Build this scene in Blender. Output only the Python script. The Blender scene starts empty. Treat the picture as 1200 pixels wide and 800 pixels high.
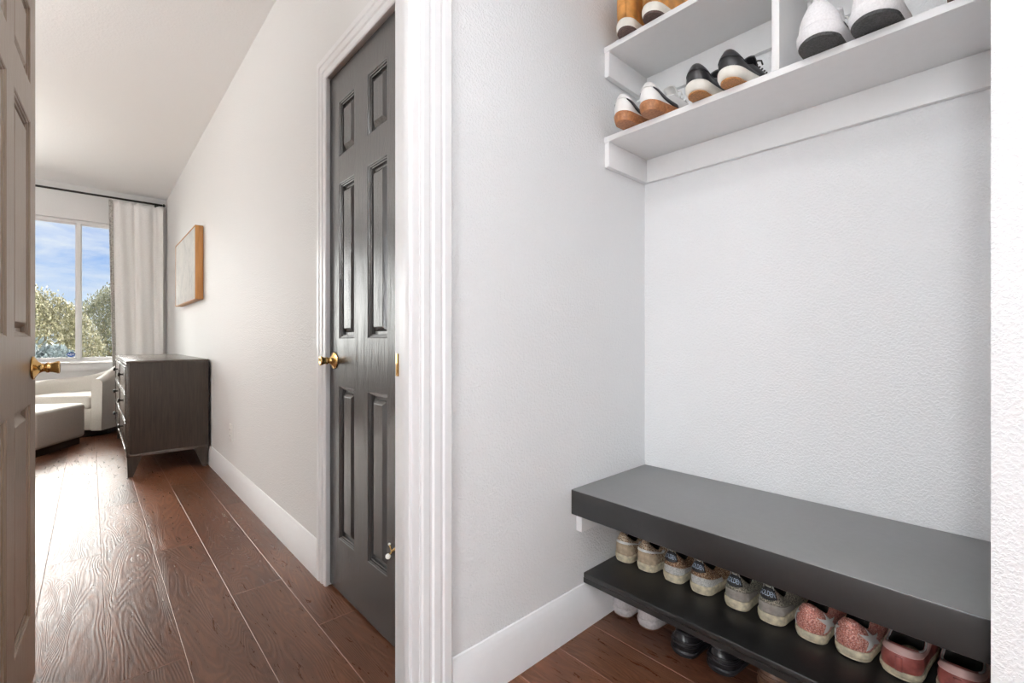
import bpy, bmesh, math, random
from mathutils import Vector, Matrix, noise
PI = math.pi
random.seed(7)
C = bpy.context.scene.collection
SC = bpy.context.scene

# ------------------------------------------------------------------ materials
def new_mat(name):
    m = bpy.data.materials.new(name); m.use_nodes = True
    nt = m.node_tree
    return m, nt, nt.nodes['Principled BSDF']

def N(nt, kind, **kw):
    n = nt.nodes.new(kind)
    for k, v in kw.items():
        if k in n.inputs: n.inputs[k].default_value = v
        else: setattr(n, k, v)
    return n

def ramp(nt, fac, stops):
    r = nt.nodes.new('ShaderNodeValToRGB')
    e = r.color_ramp.elements
    while len(e) < len(stops): e.new(0.5)
    for i, (p, c) in enumerate(stops):
        e[i].position = p; e[i].color = (*c, 1) if len(c) == 3 else c
    nt.links.new(fac, r.inputs[0])
    return r

def coords(nt, scale=(1, 1, 1), loc=(0, 0, 0)):
    t = nt.nodes.new('ShaderNodeTexCoord')
    mp = nt.nodes.new('ShaderNodeMapping')
    mp.inputs['Scale'].default_value = scale; mp.inputs['Location'].default_value = loc
    nt.links.new(t.outputs['Object'], mp.inputs[0])
    return mp.outputs[0]

def bump(nt, bsdf, h, dist=.001, strength=1.0):
    b = nt.nodes.new('ShaderNodeBump')
    b.inputs['Distance'].default_value = dist; b.inputs['Strength'].default_value = strength
    nt.links.new(h, b.inputs['Height']); nt.links.new(b.outputs[0], bsdf.inputs['Normal'])
    return b

def noise_tex(nt, vec, scale, detail=2, rough=.5, dist=0):
    n = nt.nodes.new('ShaderNodeTexNoise')
    n.inputs['Scale'].default_value = scale; n.inputs['Detail'].default_value = detail
    n.inputs['Roughness'].default_value = rough; n.inputs['Distortion'].default_value = dist
    nt.links.new(vec, n.inputs['Vector'])
    return n.outputs['Fac']

def plain(name, col, rough=.5, metal=0, spec=.5, var=.06, vscale=40, bscale=0, bdist=.0005, coat=0, trans=0, sheen=0):
    m, nt, b = new_mat(name)
    v = coords(nt)
    n = noise_tex(nt, v, vscale, 3)
    lo = tuple(max(0, c * (1 - var)) for c in col); hi = tuple(min(1, c * (1 + var)) for c in col)
    r = ramp(nt, n, [(.3, lo), (.7, hi)])
    nt.links.new(r.outputs[0], b.inputs['Base Color'])
    b.inputs['Roughness'].default_value = rough; b.inputs['Metallic'].default_value = metal
    b.inputs['Specular IOR Level'].default_value = spec; b.inputs['Coat Weight'].default_value = coat
    b.inputs['Transmission Weight'].default_value = trans; b.inputs['Sheen Weight'].default_value = sheen
    if bscale: bump(nt, b, noise_tex(nt, v, bscale, 2), bdist)
    return m

def wall_mat(name, col, scale=150, dist=.0017):
    m, nt, b = new_mat(name)
    v = coords(nt)
    n1 = noise_tex(nt, v, scale, 2, .55, .3)
    r = ramp(nt, n1, [(.42, (0, 0, 0)), (.62, (1, 1, 1))])
    b.inputs['Base Color'].default_value = (*col, 1)
    b.inputs['Roughness'].default_value = .55; b.inputs['Specular IOR Level'].default_value = .3
    bump(nt, b, r.outputs[0], dist, .55)
    return m

def glitter(name, cols, rough=.35, scale=700, metal=.5):
    m, nt, b = new_mat(name)
    v = coords(nt)
    vo = nt.nodes.new('ShaderNodeTexVoronoi'); vo.inputs['Scale'].default_value = scale
    nt.links.new(v, vo.inputs['Vector'])
    sp = nt.nodes.new('ShaderNodeSeparateColor'); nt.links.new(vo.outputs['Color'], sp.inputs[0])
    k = len(cols)
    r = ramp(nt, sp.outputs[0], [((i + .0) / k, c) for i, c in enumerate(cols)]); r.color_ramp.interpolation = 'CONSTANT'
    nt.links.new(r.outputs[0], b.inputs['Base Color'])
    b.inputs['Roughness'].default_value = rough; b.inputs['Metallic'].default_value = metal
    bump(nt, b, sp.outputs[1], .0012)
    return m

def wood_grain_mat(name, cols, axis='Z', rough=.45, scale=1.0, bdist=.0004, spec=.5, coat=0):
    """fine straight grain along an axis"""
    m, nt, b = new_mat(name)
    s = [60, 60, 60]; s['XYZ'.index(axis)] = 3.5
    v = coords(nt, tuple(q * scale for q in s))
    n = noise_tex(nt, v, 1.0, 5, .65, .6)
    r = ramp(nt, n, [(.3, cols[0]), (.7, cols[1])])
    nt.links.new(r.outputs[0], b.inputs['Base Color'])
    b.inputs['Roughness'].default_value = rough; b.inputs['Specular IOR Level'].default_value = spec
    b.inputs['Coat Weight'].default_value = coat
    if bdist: bump(nt, b, n, bdist, 1)
    return m

def door_paint(name, col, rough=.38, bd=.0003, spec=1.0):
    m, nt, b = new_mat(name)
    v = coords(nt, (28, 28, 2.2))
    n = noise_tex(nt, v, 1.0, 2, .5, 1.2)
    mu = N(nt, 'ShaderNodeMath', operation='MULTIPLY'); nt.links.new(n, mu.inputs[0]); mu.inputs[1].default_value = 55
    si = N(nt, 'ShaderNodeMath', operation='SINE'); nt.links.new(mu.outputs[0], si.inputs[0])
    v2 = coords(nt, (500, 500, 30)); n2 = noise_tex(nt, v2, 1.0, 3)
    ad = N(nt, 'ShaderNodeMath', operation='ADD'); nt.links.new(si.outputs[0], ad.inputs[0]); nt.links.new(n2, ad.inputs[1])
    b.inputs['Base Color'].default_value = (*col, 1)
    b.inputs['Roughness'].default_value = rough; b.inputs['Specular IOR Level'].default_value = spec
    bump(nt, b, ad.outputs[0], bd, .35)
    return m

def floor_mat():
    m, nt, b = new_mat('dark_hardwood')
    tc = nt.nodes.new('ShaderNodeTexCoord')
    at = nt.nodes.new('ShaderNodeAttribute'); at.attribute_name = 'plank'; at.attribute_type = 'GEOMETRY'
    comb = nt.nodes.new('ShaderNodeCombineXYZ')
    for k, s in enumerate((13.7, 31.3, 7.1)):
        mm = N(nt, 'ShaderNodeMath', operation='MULTIPLY'); nt.links.new(at.outputs['Fac'], mm.inputs[0]); mm.inputs[1].default_value = s
        nt.links.new(mm.outputs[0], comb.inputs[k])
    add = N(nt, 'ShaderNodeVectorMath', operation='ADD')
    nt.links.new(tc.outputs['Object'], add.inputs[0]); nt.links.new(comb.outputs[0], add.inputs[1])
    def mp(sc):
        q = nt.nodes.new('ShaderNodeMapping'); q.inputs['Scale'].default_value = sc
        nt.links.new(add.outputs[0], q.inputs[0]); return q.outputs[0]
    # cathedral grain: contour lines of a stretched noise
    big = noise_tex(nt, mp((7.5, 1.1, 1)), 1.0, 1.5, .45, .35)
    mu = N(nt, 'ShaderNodeMath', operation='MULTIPLY'); nt.links.new(big, mu.inputs[0]); mu.inputs[1].default_value = 230
    si = N(nt, 'ShaderNodeMath', operation='SINE'); nt.links.new(mu.outputs[0], si.inputs[0])
    fine = noise_tex(nt, mp((260, 14, 1)), 1.0, 3, .6, .2)
    blot = noise_tex(nt, mp((5, 1.6, 1)), 1.0, 3, .6, .3)
    wire = noise_tex(nt, mp((70, 9, 1)), 1.0, 4, .7, .8)
    r = ramp(nt, blot, [(.25, (.090, .034, .017)), (.5, (.150, .061, .032)), (.75, (.22, .097, .052))])
    r2 = ramp(nt, wire, [(.3, (.55, .55, .55)), (.65, (1.1, 1.1, 1.1))])
    mx = N(nt, 'ShaderNodeMix', data_type='RGBA', blend_type='MULTIPLY'); mx.inputs[0].default_value = .6
    nt.links.new(r.outputs[0], mx.inputs[6]); nt.links.new(r2.outputs[0], mx.inputs[7])
    # plank to plank tone
    r3 = ramp(nt, at.outputs['Fac'], [(0, (.72, .7, .7)), (.5, (1, 1, 1)), (1, (1.3, 1.22, 1.15))])
    mx2 = N(nt, 'ShaderNodeMix', data_type='RGBA', blend_type='MULTIPLY'); mx2.inputs[0].default_value = 1
    nt.links.new(mx.outputs[2], mx2.inputs[6]); nt.links.new(r3.outputs[0], mx2.inputs[7])
    r4 = ramp(nt, si.outputs[0], [(.0, (.62, .6, .6)), (.6, (1, 1, 1))])
    mx3 = N(nt, 'ShaderNodeMix', data_type='RGBA', blend_type='MULTIPLY'); mx3.inputs[0].default_value = .55
    nt.links.new(mx2.outputs[2], mx3.inputs[6]); nt.links.new(r4.outputs[0], mx3.inputs[7])
    nt.links.new(mx3.outputs[2], b.inputs['Base Color'])
    b.inputs['Roughness'].default_value = .36
    b.inputs['Specular IOR Level'].default_value = .42
    rr = ramp(nt, wire, [(.3, (.25,) * 3), (.7, (.40,) * 3)]); nt.links.new(rr.outputs[0], b.inputs['Roughness'])
    s1 = N(nt, 'ShaderNodeMath', operation='MULTIPLY'); nt.links.new(si.outputs[0], s1.inputs[0]); s1.inputs[1].default_value = .35
    s2 = N(nt, 'ShaderNodeMath', operation='ADD'); nt.links.new(s1.outputs[0], s2.inputs[0]); nt.links.new(fine, s2.inputs[1])
    s3 = N(nt, 'ShaderNodeMath', operation='ADD'); nt.links.new(s2.outputs[0], s3.inputs[0]); nt.links.new(wire, s3.inputs[1])
    bump(nt, b, s3.outputs[0], .0008, .5)
    return m

def emit(name, col, s):
    m, nt, b = new_mat(name)
    b.inputs['Base Color'].default_value = (1, 1, 1, 1)
    b.inputs['Emission Color'].default_value = (*col, 1); b.inputs['Emission Strength'].default_value = s
    return m

M = {}
M['wall'] = wall_mat('textured_white_paint', (.845, .855, .865))
M['wall_hall'] = wall_mat('textured_warm_white_paint', (.815, .815, .81), 130, .0013)
M['ceiling'] = wall_mat('white_ceiling_paint', (.92, .92, .915), 90, .0008)
M['trim'] = plain('white_semi_gloss_trim', (.85, .85, .86), .28, var=.01, spec=.5)
M['shelf_white'] = plain('white_shelf_paint', (.84, .84, .84), .38, var=.01)
M['floor'] = floor_mat()
M['seam'] = plain('plank_bevel_glint', (.20, .10, .07), .3, var=.2, vscale=12)  # lighter brown imitates the glint along the plank bevels
M['door_grey'] = door_paint('charcoal_grey_door_paint', (.040, .037, .036), .27)
M['door_brown'] = door_paint('taupe_brown_door_paint', (.30, .215, .15), .30, .0004, .7)
M['brass'] = plain('polished_brass', (.83, .55, .22), .16, 1, var=.05)
M['brass_dark'] = plain('aged_brass', (.65, .40, .15), .22, 1, var=.1)
M['chrome'] = plain('satin_nickel', (.75, .72, .68), .25, 1)
M['rubber_white'] = plain('white_rubber', (.85, .84, .80), .5)
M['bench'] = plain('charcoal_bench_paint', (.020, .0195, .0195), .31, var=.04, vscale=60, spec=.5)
M['bench_sheen'] = plain('charcoal_bench_paint_sheen', (.175, .175, .175), .36, var=.03, vscale=60, spec=1.0)  # same paint, lightened on the top faces to stand in for reflected sheen
M['bench_shelf'] = wood_grain_mat('charcoal_stained_shelf', ((.010, .010, .010), (.012, .0118, .0115)), 'Y', .40, 1.2, 0, .6)
M['dresser'] = wood_grain_mat('grey_brown_oak', ((.034, .025, .019), (.072, .054, .042)), 'Z', .5, 1.3, .0003, .4)
M['dresser_front'] = wood_grain_mat('grey_brown_oak_front', ((.060, .047, .038), (.11, .085, .068)), 'Y', .25, 1.1, .0002, .8)
M['black_metal'] = plain('blackened_metal', (.03, .028, .026), .35, .6)
M['fabric'] = plain('oatmeal_boucle', (.70, .67, .62), .9, var=.07, vscale=160, bscale=420, bdist=.0015, sheen=.2)
M['dark_base'] = plain('dark_plinth', (.03, .02, .016), .5)
M['curtain'] = plain('ivory_linen', (.96, .955, .94), .85, var=.04, vscale=90, bscale=600, bdist=.0006)
M['curtain_trim'] = glitter('grey_woven_trim', [(.32, .31, .29), (.5, .49, .46), (.42, .40, .37), (.6, .58, .55)], .8, 130, 0)
M['canvas'] = None
M['art_wood'] = wood_grain_mat('honey_maple', ((.50, .22, .06), (.66, .33, .11)), 'Z', .4, .8)
M['vinyl'] = plain('white_vinyl_frame', (.84, .84, .84), .35, var=.01)
M['plate'] = plain('white_plastic', (.84, .83, .81), .35, var=.01)
M['slot'] = plain('dark_slot', (.05, .05, .05), .6)
M['blue'] = plain('blue_sticker', (.02, .08, .30), .4)
M['print_white'] = plain('white_print', (.75, .8, .9), .4)
M['lamp'] = emit('lamp_diffuser', (.975, .985, 1), 50)
M['lamp_hall'] = emit('lamp_diffuser_hall', (1, .955, .90), 120)

def canvas_mat():
    m, nt, b = new_mat('pale_abstract_canvas')
    v = coords(nt, (1, 3, 3))
    n = noise_tex(nt, v, 2.2, 8, .75, .8)
    r = ramp(nt, n, [(.3, (.42, .43, .43)), (.45, (.62, .62, .60)), (.6, (.70, .69, .66)), (.72, (.52, .52, .51))])
    nt.links.new(r.outputs[0], b.inputs['Base Color']); b.inputs['Roughness'].default_value = .8
    bump(nt, b, n, .003)
    return m
M['canvas'] = canvas_mat()

def glass_mat():
    m = bpy.data.materials.new('window_glass'); m.use_nodes = True
    nt = m.node_tree; nt.nodes.clear()
    o = nt.nodes.new('ShaderNodeOutputMaterial')
    tr = nt.nodes.new('ShaderNodeBsdfTransparent'); tr.inputs[0].default_value = (.96, .98, .98, 1)
    gl = nt.nodes.new('ShaderNodeBsdfGlossy'); gl.inputs['Roughness'].default_value = .02
    lw = nt.nodes.new('ShaderNodeFresnel'); lw.inputs[0].default_value = 1.45
    mx = nt.nodes.new('ShaderNodeMixShader')
    nt.links.new(lw.outputs[0], mx.inputs[0]); nt.links.new(tr.outputs[0], mx.inputs[1]); nt.links.new(gl.outputs[0], mx.inputs[2])
    nt.links.new(mx.outputs[0], o.inputs[0])
    return m
M['glass'] = glass_mat()

def leaf_mat(name, a, b_, c):
    m, nt, b = new_mat(name)
    v = coords(nt)
    n = noise_tex(nt, v, 22, 3, .8)
    r = ramp(nt, n, [(.3, a), (.5, b_), (.68, c)])
    nt.links.new(r.outputs[0], b.inputs['Base Color']); b.inputs['Roughness'].default_value = .6
    return m

# ------------------------------------------------------------------ object helpers
def link_mesh(name, me, mat, parent=None, smooth=False):
    o = bpy.data.objects.new(name, me); C.objects.link(o)
    for m in (mat if isinstance(mat, (list, tuple)) else [mat]): me.materials.append(m)
    if smooth:
        for p in me.polygons: p.use_smooth = True
    if parent: o.parent = parent
    return o

def obj(name, bm, mat, parent=None, smooth=False, flat_angle=None):
    bmesh.ops.recalc_face_normals(bm, faces=bm.faces[:])
    me = bpy.data.meshes.new(name); bm.to_mesh(me); bm.free()
    o = link_mesh(name, me, mat, parent, smooth)
    if flat_angle is not None:
        for p in me.polygons: p.use_smooth = True
        me.set_sharp_from_angle(angle=math.radians(flat_angle))
    return o

def tag(o, label, cat=None, group=None, kind=None):
    o['label'] = label
    if cat: o['category'] = cat
    if group: o['group'] = group
    if kind: o['kind'] = kind
    return o

def struct(o, label, cat='setting'):
    o['kind'] = 'structure'; o['label'] = label; o['category'] = cat
    return o

def empty(name, loc=(0, 0, 0), rz=0, label=None, cat=None, group=None):
    o = bpy.data.objects.new(name, None); C.objects.link(o); o.empty_display_size = .1
    o.location = loc; o.rotation_euler = (0, 0, rz)
    if label: tag(o, label, cat, group)
    return o

def box(bm, a, b, bev=0, seg=2):
    vs = []
    r = bmesh.ops.create_cube(bm, size=1)
    for v in r['verts']:
        v.co = Vector(((a[i] + b[i]) / 2 + v.co[i] * (b[i] - a[i])) for i in range(3))
    if bev:
        es = list({e for v in r['verts'] for e in v.link_edges})
        bmesh.ops.bevel(bm, geom=es, offset=bev, segments=seg, affect='EDGES', profile=.5)

def bxo(name, a, b, mat, parent=None, bev=0, seg=2):
    bm = bmesh.new(); box(bm, a, b, bev, seg)
    return obj(name, bm, mat, parent, flat_angle=40 if bev else None)

def tube(bm, pts, r, n=10, cap=True):
    rings = []
    pts = [Vector(p) for p in pts]
    up = Vector((0, 0, 1))
    for i, p in enumerate(pts):
        d = (pts[min(i + 1, len(pts) - 1)] - pts[max(i - 1, 0)]).normalized()
        s_ = d.cross(up)
        if s_.length < 1e-3: s_ = d.cross(Vector((0, 1, 0)))
        s_.normalize(); t = s_.cross(d)
        rr = r[i] if isinstance(r, (list, tuple)) else r
        rings.append([bm.verts.new(p + (s_ * math.cos(2 * PI * k / n) + t * math.sin(2 * PI * k / n)) * rr) for k in range(n)])
    for a, b in zip(rings, rings[1:]):
        for k in range(n): bm.faces.new((a[k], a[(k + 1) % n], b[(k + 1) % n], b[k]))
    if cap:
        bm.faces.new(rings[0][::-1]); bm.faces.new(rings[-1])

def lathe(bm, prof, axis='Z', n=32, origin=(0, 0, 0), sign=1):
    """prof: (radius, height) pairs"""
    o = Vector(origin); rings = []
    for r, h in prof:
        ring = []
        for k in range(n):
            a = 2 * PI * k / n; x, y, z = r * math.cos(a), r * math.sin(a), h * sign
            p = {'Z': (x, y, z), 'X': (z, x, y), 'Y': (x, z, y)}[axis]
            ring.append(bm.verts.new(o + Vector(p)))
        rings.append(ring)
    for a, b in zip(rings, rings[1:]):
        for k in range(n): bm.faces.new((a[k], a[(k + 1) % n], b[(k + 1) % n], b[k]))
    bm.faces.new(rings[0][::-1]); bm.faces.new(rings[-1])

def prism(bm, prof, path):
    """sweep closed 2D profile: prof points (a,b) mapped by each path frame function"""
    rings = [[bm.verts.new(f(a, b)) for a, b in prof] for f in path]
    n = len(prof)
    for p, q in zip(rings, rings[1:]):
        for k in range(n): bm.faces.new((p[k], p[(k + 1) % n], q[(k + 1) % n], q[k]))
    bm.faces.new(rings[0][::-1]); bm.faces.new(rings[-1])

# ------------------------------------------------------------------ dimensions (metres, camera at the origin, +Y down the hall)
XH, YN0, YN1, XB = .705, .998, 1.11, 1.6475
YW = 7.18; HC = 2.74; EC = 2.44
XL = -3.4

# floor planks
def build_floor():
    seams = [.0385 + .1815 * k for k in range(-20, 4)]
    seams += [.758, .934, 1.110, 1.2835, 1.459, 1.64, 1.82]
    seams[0] = XL - .1
    known = {round(-.1430, 2): [2.845], .04: [1.742], .22: [2.70], .40: [2.04], .58: [1.625, 3.175]}
    rnd = random.Random(11)
    bm = bmesh.new(); lay = bm.faces.layers.float.new('plank')
    g = .0016; d = .0012
    for x0, x1 in zip(seams, seams[1:]):
        ks = known.get(round(x0, 2))
        if ks is None:
            ks = [rnd.uniform(-2, 0)]
            if .7 < x0: ks = [-.7 - rnd.random(), 1.3 + rnd.random()]
        js = sorted(ks)
        while js[0] > -2.4: js.insert(0, js[0] - rnd.uniform(1.5, 1.9))
        while js[-1] < 7.3: js.append(js[-1] + rnd.uniform(1.5, 1.9))
        for y0, y1 in zip(js, js[1:]):
            y0 = max(y0, -2.4); y1 = min(y1, 7.3)
            if y1 - y0 < .02: continue
            val = rnd.random()
            o = [bm.verts.new((x, y, -d)) for x, y in ((x0, y0), (x1, y0), (x1, y1), (x0, y1))]
            i = [bm.verts.new((x, y, 0)) for x, y in ((x0 + g, y0 + g), (x1 - g, y0 + g), (x1 - g, y1 - g), (x0 + g, y1 - g))]
            f = bm.faces.new(i); f[lay] = val
            for k in range(4):
                q = bm.faces.new((o[k], o[(k + 1) % 4], i[(k + 1) % 4], i[k])); q[lay] = val; q.material_index = 1
    me = bpy.data.meshes.new('floor'); bm.to_mesh(me); bm.free()
    fl = link_mesh('floor', me, [M['floor'], M['seam']])
    struct(fl, 'dark reddish brown wide plank hardwood floor', 'floor')
build_floor()
struct(bxo('floor_slab', (XL - .1, -2.4, -.12), (1.82, 7.3, -.0015), M['dark_base']), 'subfloor under the dark wood planks', 'floor').name = 'floor'

def wall(name, boxes, mat, label):
    bm = bmesh.new()
    for a, b in boxes: box(bm, a, b)
    return struct(obj(name, bm, mat), label, 'wall')

DY0, DY1, DZ = 1.282, 1.866, 2.045      # closet door opening in the hall wall
wall('wall_right', [((XH, YN1, 0), (.80, DY0, HC)), ((XH, DY1, 0), (.80, YW, HC)), ((XH, DY0, DZ), (.80, DY1, HC)),
                    ((1.3, 1.12, 0), (1.35, 2.0, 2.2)), ((.80, 1.9, 0), (1.3, 2.0, 2.2)), ((.80, 1.12, 2.1), (1.3, 1.9, 2.2))], M['wall_hall'], 'off-white textured hallway wall beside the grey closet door')
JL = -.198; JR = .604; JZ = 2.055
wall('wall_middle', [((XL, YN0, 0), (JL, YN1, HC)), ((JR, YN0, 0), (1.75, YN1, HC)), ((JL, YN0, JZ), (JR, YN1, HC))], M['wall'], 'white textured wall between door casing and shoe nook')
wall('wall_back', [((XB, -.25, 0), (1.75, YN0, HC))], M['wall'], 'white wall behind the shoe bench and shelves')
wall('wall_near', [((1.10, -2.3, 0), (1.17, .0213, EC)), ((1.17, -.25, 0), (1.75, -.12, EC))], M['wall'], 'white textured wall edge at the right of the nook')
wall('wall_left', [((-2.7, -2.3, 0), (-2.6, YN0, EC)), ((-2.7, -2.4, 0), (1.17, -2.3, EC))], M['wall'], 'white entry walls behind and left of the view')
wall('wall_hall_left', [((XL - .1, YN0, 0), (XL, YW, HC))], M['wall_hall'], 'off-white wall on the far left of the hallway room').name = 'wall_left'
WX0, WX1, WZ0, WZ1 = -2.75, .30, .735, 2.355
wall('wall_far', [((XL - .1, YW, 0), (WX0, YW + .14, HC)), ((WX1, YW, 0), (.80, YW + .14, HC)), ((WX0, YW, 0), (WX1, YW + .14, WZ0)), ((WX0, YW, WZ1), (WX1, YW + .14, HC))],
     M['wall_hall'], 'off-white window wall at the end of the hallway')
bm = bmesh.new(); box(bm, (XL - .1, YN0, HC), (.80, YW + .14, HC + .1))
struct(obj('ceiling', bm, M['ceiling']), 'white ceiling of the hallway room', 'ceiling')
bm = bmesh.new(); box(bm, (-2.7, -2.4, EC), (1.75, YN0, EC + .1))
struct(obj('ceiling', bm, M['ceiling']), 'white ceiling over the entry and nook', 'ceiling')

# baseboards ------------------------------------------------------
BB = [(0, 0), (.016, 0), (.016, .118), (.013, .124), (.012, .132), (.007, .141), (.004, .148), (0, .150)]
def baseboard(name, p, q, nrm, label):
    p = Vector((*p, 0)); q = Vector((*q, 0)); n = Vector((*nrm, 0))
    bm = bmesh.new()
    prism(bm, BB, [lambda a, b, s=s: s + n * a + Vector((0, 0, b)) for s in (p, q)])
    return struct(obj(name, bm, M['trim'], flat_angle=30), label, 'baseboard')
baseboard('baseboard_right', (XH, 1.947), (XH, YW), (-1, 0), 'white baseboard along the hallway wall')
baseboard('baseboard_nook', (.695, YN0), (XB, YN0), (0, -1), 'tall white baseboard running under the shoe bench').name = 'baseboard_middle'
baseboard('baseboard_back', (XB, YN0), (XB, -.12), (-1, 0), 'white baseboard behind the shoes on the floor')
baseboard('baseboard_far', (XL, YW), (XH, YW), (0, -1), 'white baseboard below the window')
baseboard('baseboard_left', (-.29, YN1), (XL, YN1), (0, 1), 'white baseboard on the hall side of the entry wall')
baseboard('baseboard_near', (1.10, .0213), (1.10, -2.3), (-1, 0), 'white baseboard on the near right wall')

# casings ----------------------------------------------------------
# profile: a = distance from inner edge across the width, b = projection from wall
CAS = [(0, 0), (0, .010), (.004, .014), (.020, .0145), (.024, .012), (.030, .012), (.034, .017), (.052, .018), (.056, .0145), (.060, .0145), (.064, .019), (.084, .0195), (.090, .015), (.090, 0)]
def casing(name, in0, in1, z, frame, label):
    """frame(s, b, z): s along wall, b outwards. in0/in1 inner edges; z inner top"""
    bm = bmesh.new()
    prism(bm, CAS, [lambda a, b: frame(in0 - a, b, 0), lambda a, b: frame(in0 - a, b, z + a), lambda a, b: frame(in1 + a, b, z + a), lambda a, b: frame(in1 + a, b, 0)])
    return struct(obj(name, bm, M['trim'], flat_angle=25), label, 'door trim')
casing('trim_1', JL, JR, JZ, lambda s_, b, z: Vector((s_, YN0 - b, z)), 'white moulded casing around the entry doorway')
casing('trim_2', JL, JR, JZ, lambda s_, b, z: Vector((s_, YN1 + b, z)), 'white casing on the hall side of the entry doorway')
casing('trim_3', DY0, DY1 - .009, DZ - .006, lambda s_, b, z: Vector((XH - b * .85, s_, z)), 'white casing around the grey closet door')
bm = bmesh.new()
box(bm, (JR - .002, YN0 - .002, 0), (JR + .012, YN1 + .002, JZ), .001); box(bm, (JL - .012, YN0 - .002, 0), (JL + .002, YN1 + .002, JZ), .001)
box(bm, (JL, YN0 - .002, JZ - .002), (JR, YN1 + .002, JZ + .012), .001)
box(bm, (JR - .011, 1.030, 0), (JR, 1.065, JZ), .002); box(bm, (JL, 1.030, 0), (JL + .011, 1.065, JZ), .002); box(bm, (JL, 1.030, JZ - .011), (JR, 1.065, JZ), .002)
jamb = struct(obj('trim_4', bm, M['trim'], flat_angle=30), 'white door jamb with stop strip beside the entry doorway', 'door trim')
bm = bmesh.new(); box(bm, (JR - .0036, 1.096, .893), (JR - .0015, 1.1125, .953), .0008)
sp = obj('strike_plate', bm, M['brass'], jamb, flat_angle=30); sp['label'] = 'brass strike plate'

# doors --------------------------------------------------------------
def door_mesh(w, h, t, cols, rows):
    bm = bmesh.new()
    xs = sorted({0, w, *[c for p in cols for c in p]}); zs = sorted({0, h, *[c for p in rows for c in p]})
    def side(y, s_):
        for x0, x1 in zip(xs, xs[1:]):
            for z0, z1 in zip(zs, zs[1:]):
                if (x0, x1) in cols and (z0, z1) in rows:
                    prev = None
                    for ins, dep in (((0, 0), (.003, .0015), (.004, .0040), (.008, .0050), (.009, .0085), (.013, .0095), (.014, .0170), (.024, .0170), (.038, .0045), (.040, .0038)) if s_ > 0 else ((0, 0), (.004, .002), (.013, .006), (.024, .008), (.043, .0035), (.045, .003))):
                        ring = [bm.verts.new((x, y + s_ * dep, z)) for x, z in ((x0 + ins, z0 + ins), (x1 - ins, z0 + ins), (x1 - ins, z1 - ins), (x0 + ins, z1 - ins))]
                        if prev:
                            for k in range(4): bm.faces.new((prev[k], prev[(k + 1) % 4], ring[(k + 1) % 4], ring[k]))
                        prev = ring
                    bm.faces.new(prev)
                else:
                    bm.faces.new([bm.verts.new((x, y, z)) for x, z in ((x0, z0), (x1, z0), (x1, z1), (x0, z1))])
    side(0, 1); side(t, -1)
    for (xa, xb, za, zb) in ((0, 0, 0, h), (w, w, 0, h)):
        bm.faces.new([bm.verts.new(p) for p in ((xa, 0, 0), (xa, t, 0), (xa, t, h), (xa, 0, h))])
    for z in (0, h):
        bm.faces.new([bm.verts.new(p) for p in ((0, 0, z), (w, 0, z), (w, t, z), (0, t, z))])
    bmesh.ops.remove_doubles(bm, verts=bm.verts[:], dist=1e-5)
    return bm
ROWS = [(.205, .800), (.985, 1.588), (1.692, 1.906)]
def knob_mesh(sign=1):
    bm = bmesh.new()
    lathe(bm, [(.001, 0), (.031, 0), (.0335, .002), (.0325, .005), (.024, .009), (.0165, .014), (.0125, .020), (.0115, .024), (.0118, .027), (.0145, .030), (.0150, .033),
               (.0135, .036), (.0140, .042), (.0165, .048), (.0180, .053), (.0178, .056), (.0145, .0575), (.0110, .0572), (.001, .0565)], 'Y', 36, sign=sign)
    return bm
# left door, swung open into the hall
a1 = math.atan2(.9989, .0466)
d1 = empty('door_1', (-.119 - .0466 * .813, 1.944 - .9989 * .813, .012), a1)
struct(d1, 'brown six panel door standing open at the left edge of the view', 'door')
W1 = .813
pn = [(.108, .352), (.455, .705)]
# local x from hinge to latch; face y=0 looks to +X (local -y)
obj('door_panel', door_mesh(W1, 2.03, .035, [(W1 - .725, W1 - .415), (W1 - .325, W1 - .088)], ROWS), M['door_brown'], d1)
k1 = obj('knob', knob_mesh(-1), M['brass_dark'], d1, flat_angle=40); k1.location = (W1 - .062, 0, .898); k1['label'] = 'brass door knob'
k1b = obj('knob', knob_mesh(1), M['brass_dark'], d1, flat_angle=40); k1b.location = (W1 - .062, .035, .898); k1b['label'] = 'brass door knob'
bm = bmesh.new(); box(bm, (W1 - .0005, .006, .868), (W1 + .0012, .029, .928), .0004)
lp = obj('latch_plate', bm, M['brass'], d1)
for z in (.2, 1.0, 1.8):
    bm = bmesh.new(); lathe(bm, [(.006, 0), (.006, .09)], 'Z', 12, (-.006, -.004 + .039, z)); box(bm, (-.0015, .003, z), (.0005, .034, z + .09))
    obj('hinge', bm, M['brass'], d1)
# closet door
d2 = empty('door_2', (.7135, DY1 - .004, .010), -PI / 2)
struct(d2, 'dark grey six panel closet door in the hallway wall', 'door')
W2 = DY1 - DY0 - .008
def cv(y): return DY1 - .004 - y
obj('door_panel', door_mesh(W2, 2.027, .035, [(cv(1.772), cv(1.631)), (cv(1.522), cv(1.378))], ROWS), M['door_grey'], d2)
k2 = obj('knob', knob_mesh(-1), M['brass'], d2, flat_angle=40); k2.location = (.047, 0, .898); k2['label'] = 'brass door knob'
for z in (.26, 1.70):
    bm = bmesh.new(); lathe(bm, [(.0055, 0), (.0055, .09)], 'Z', 12, (W2 + .004, -.004, z)); box(bm, (W2 - .002, -.001, z), (W2 + .010, .001, z + .09))
    h = obj('hinge', bm, M['chrome'] if z < 1 else M['trim'], d2)
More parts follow.
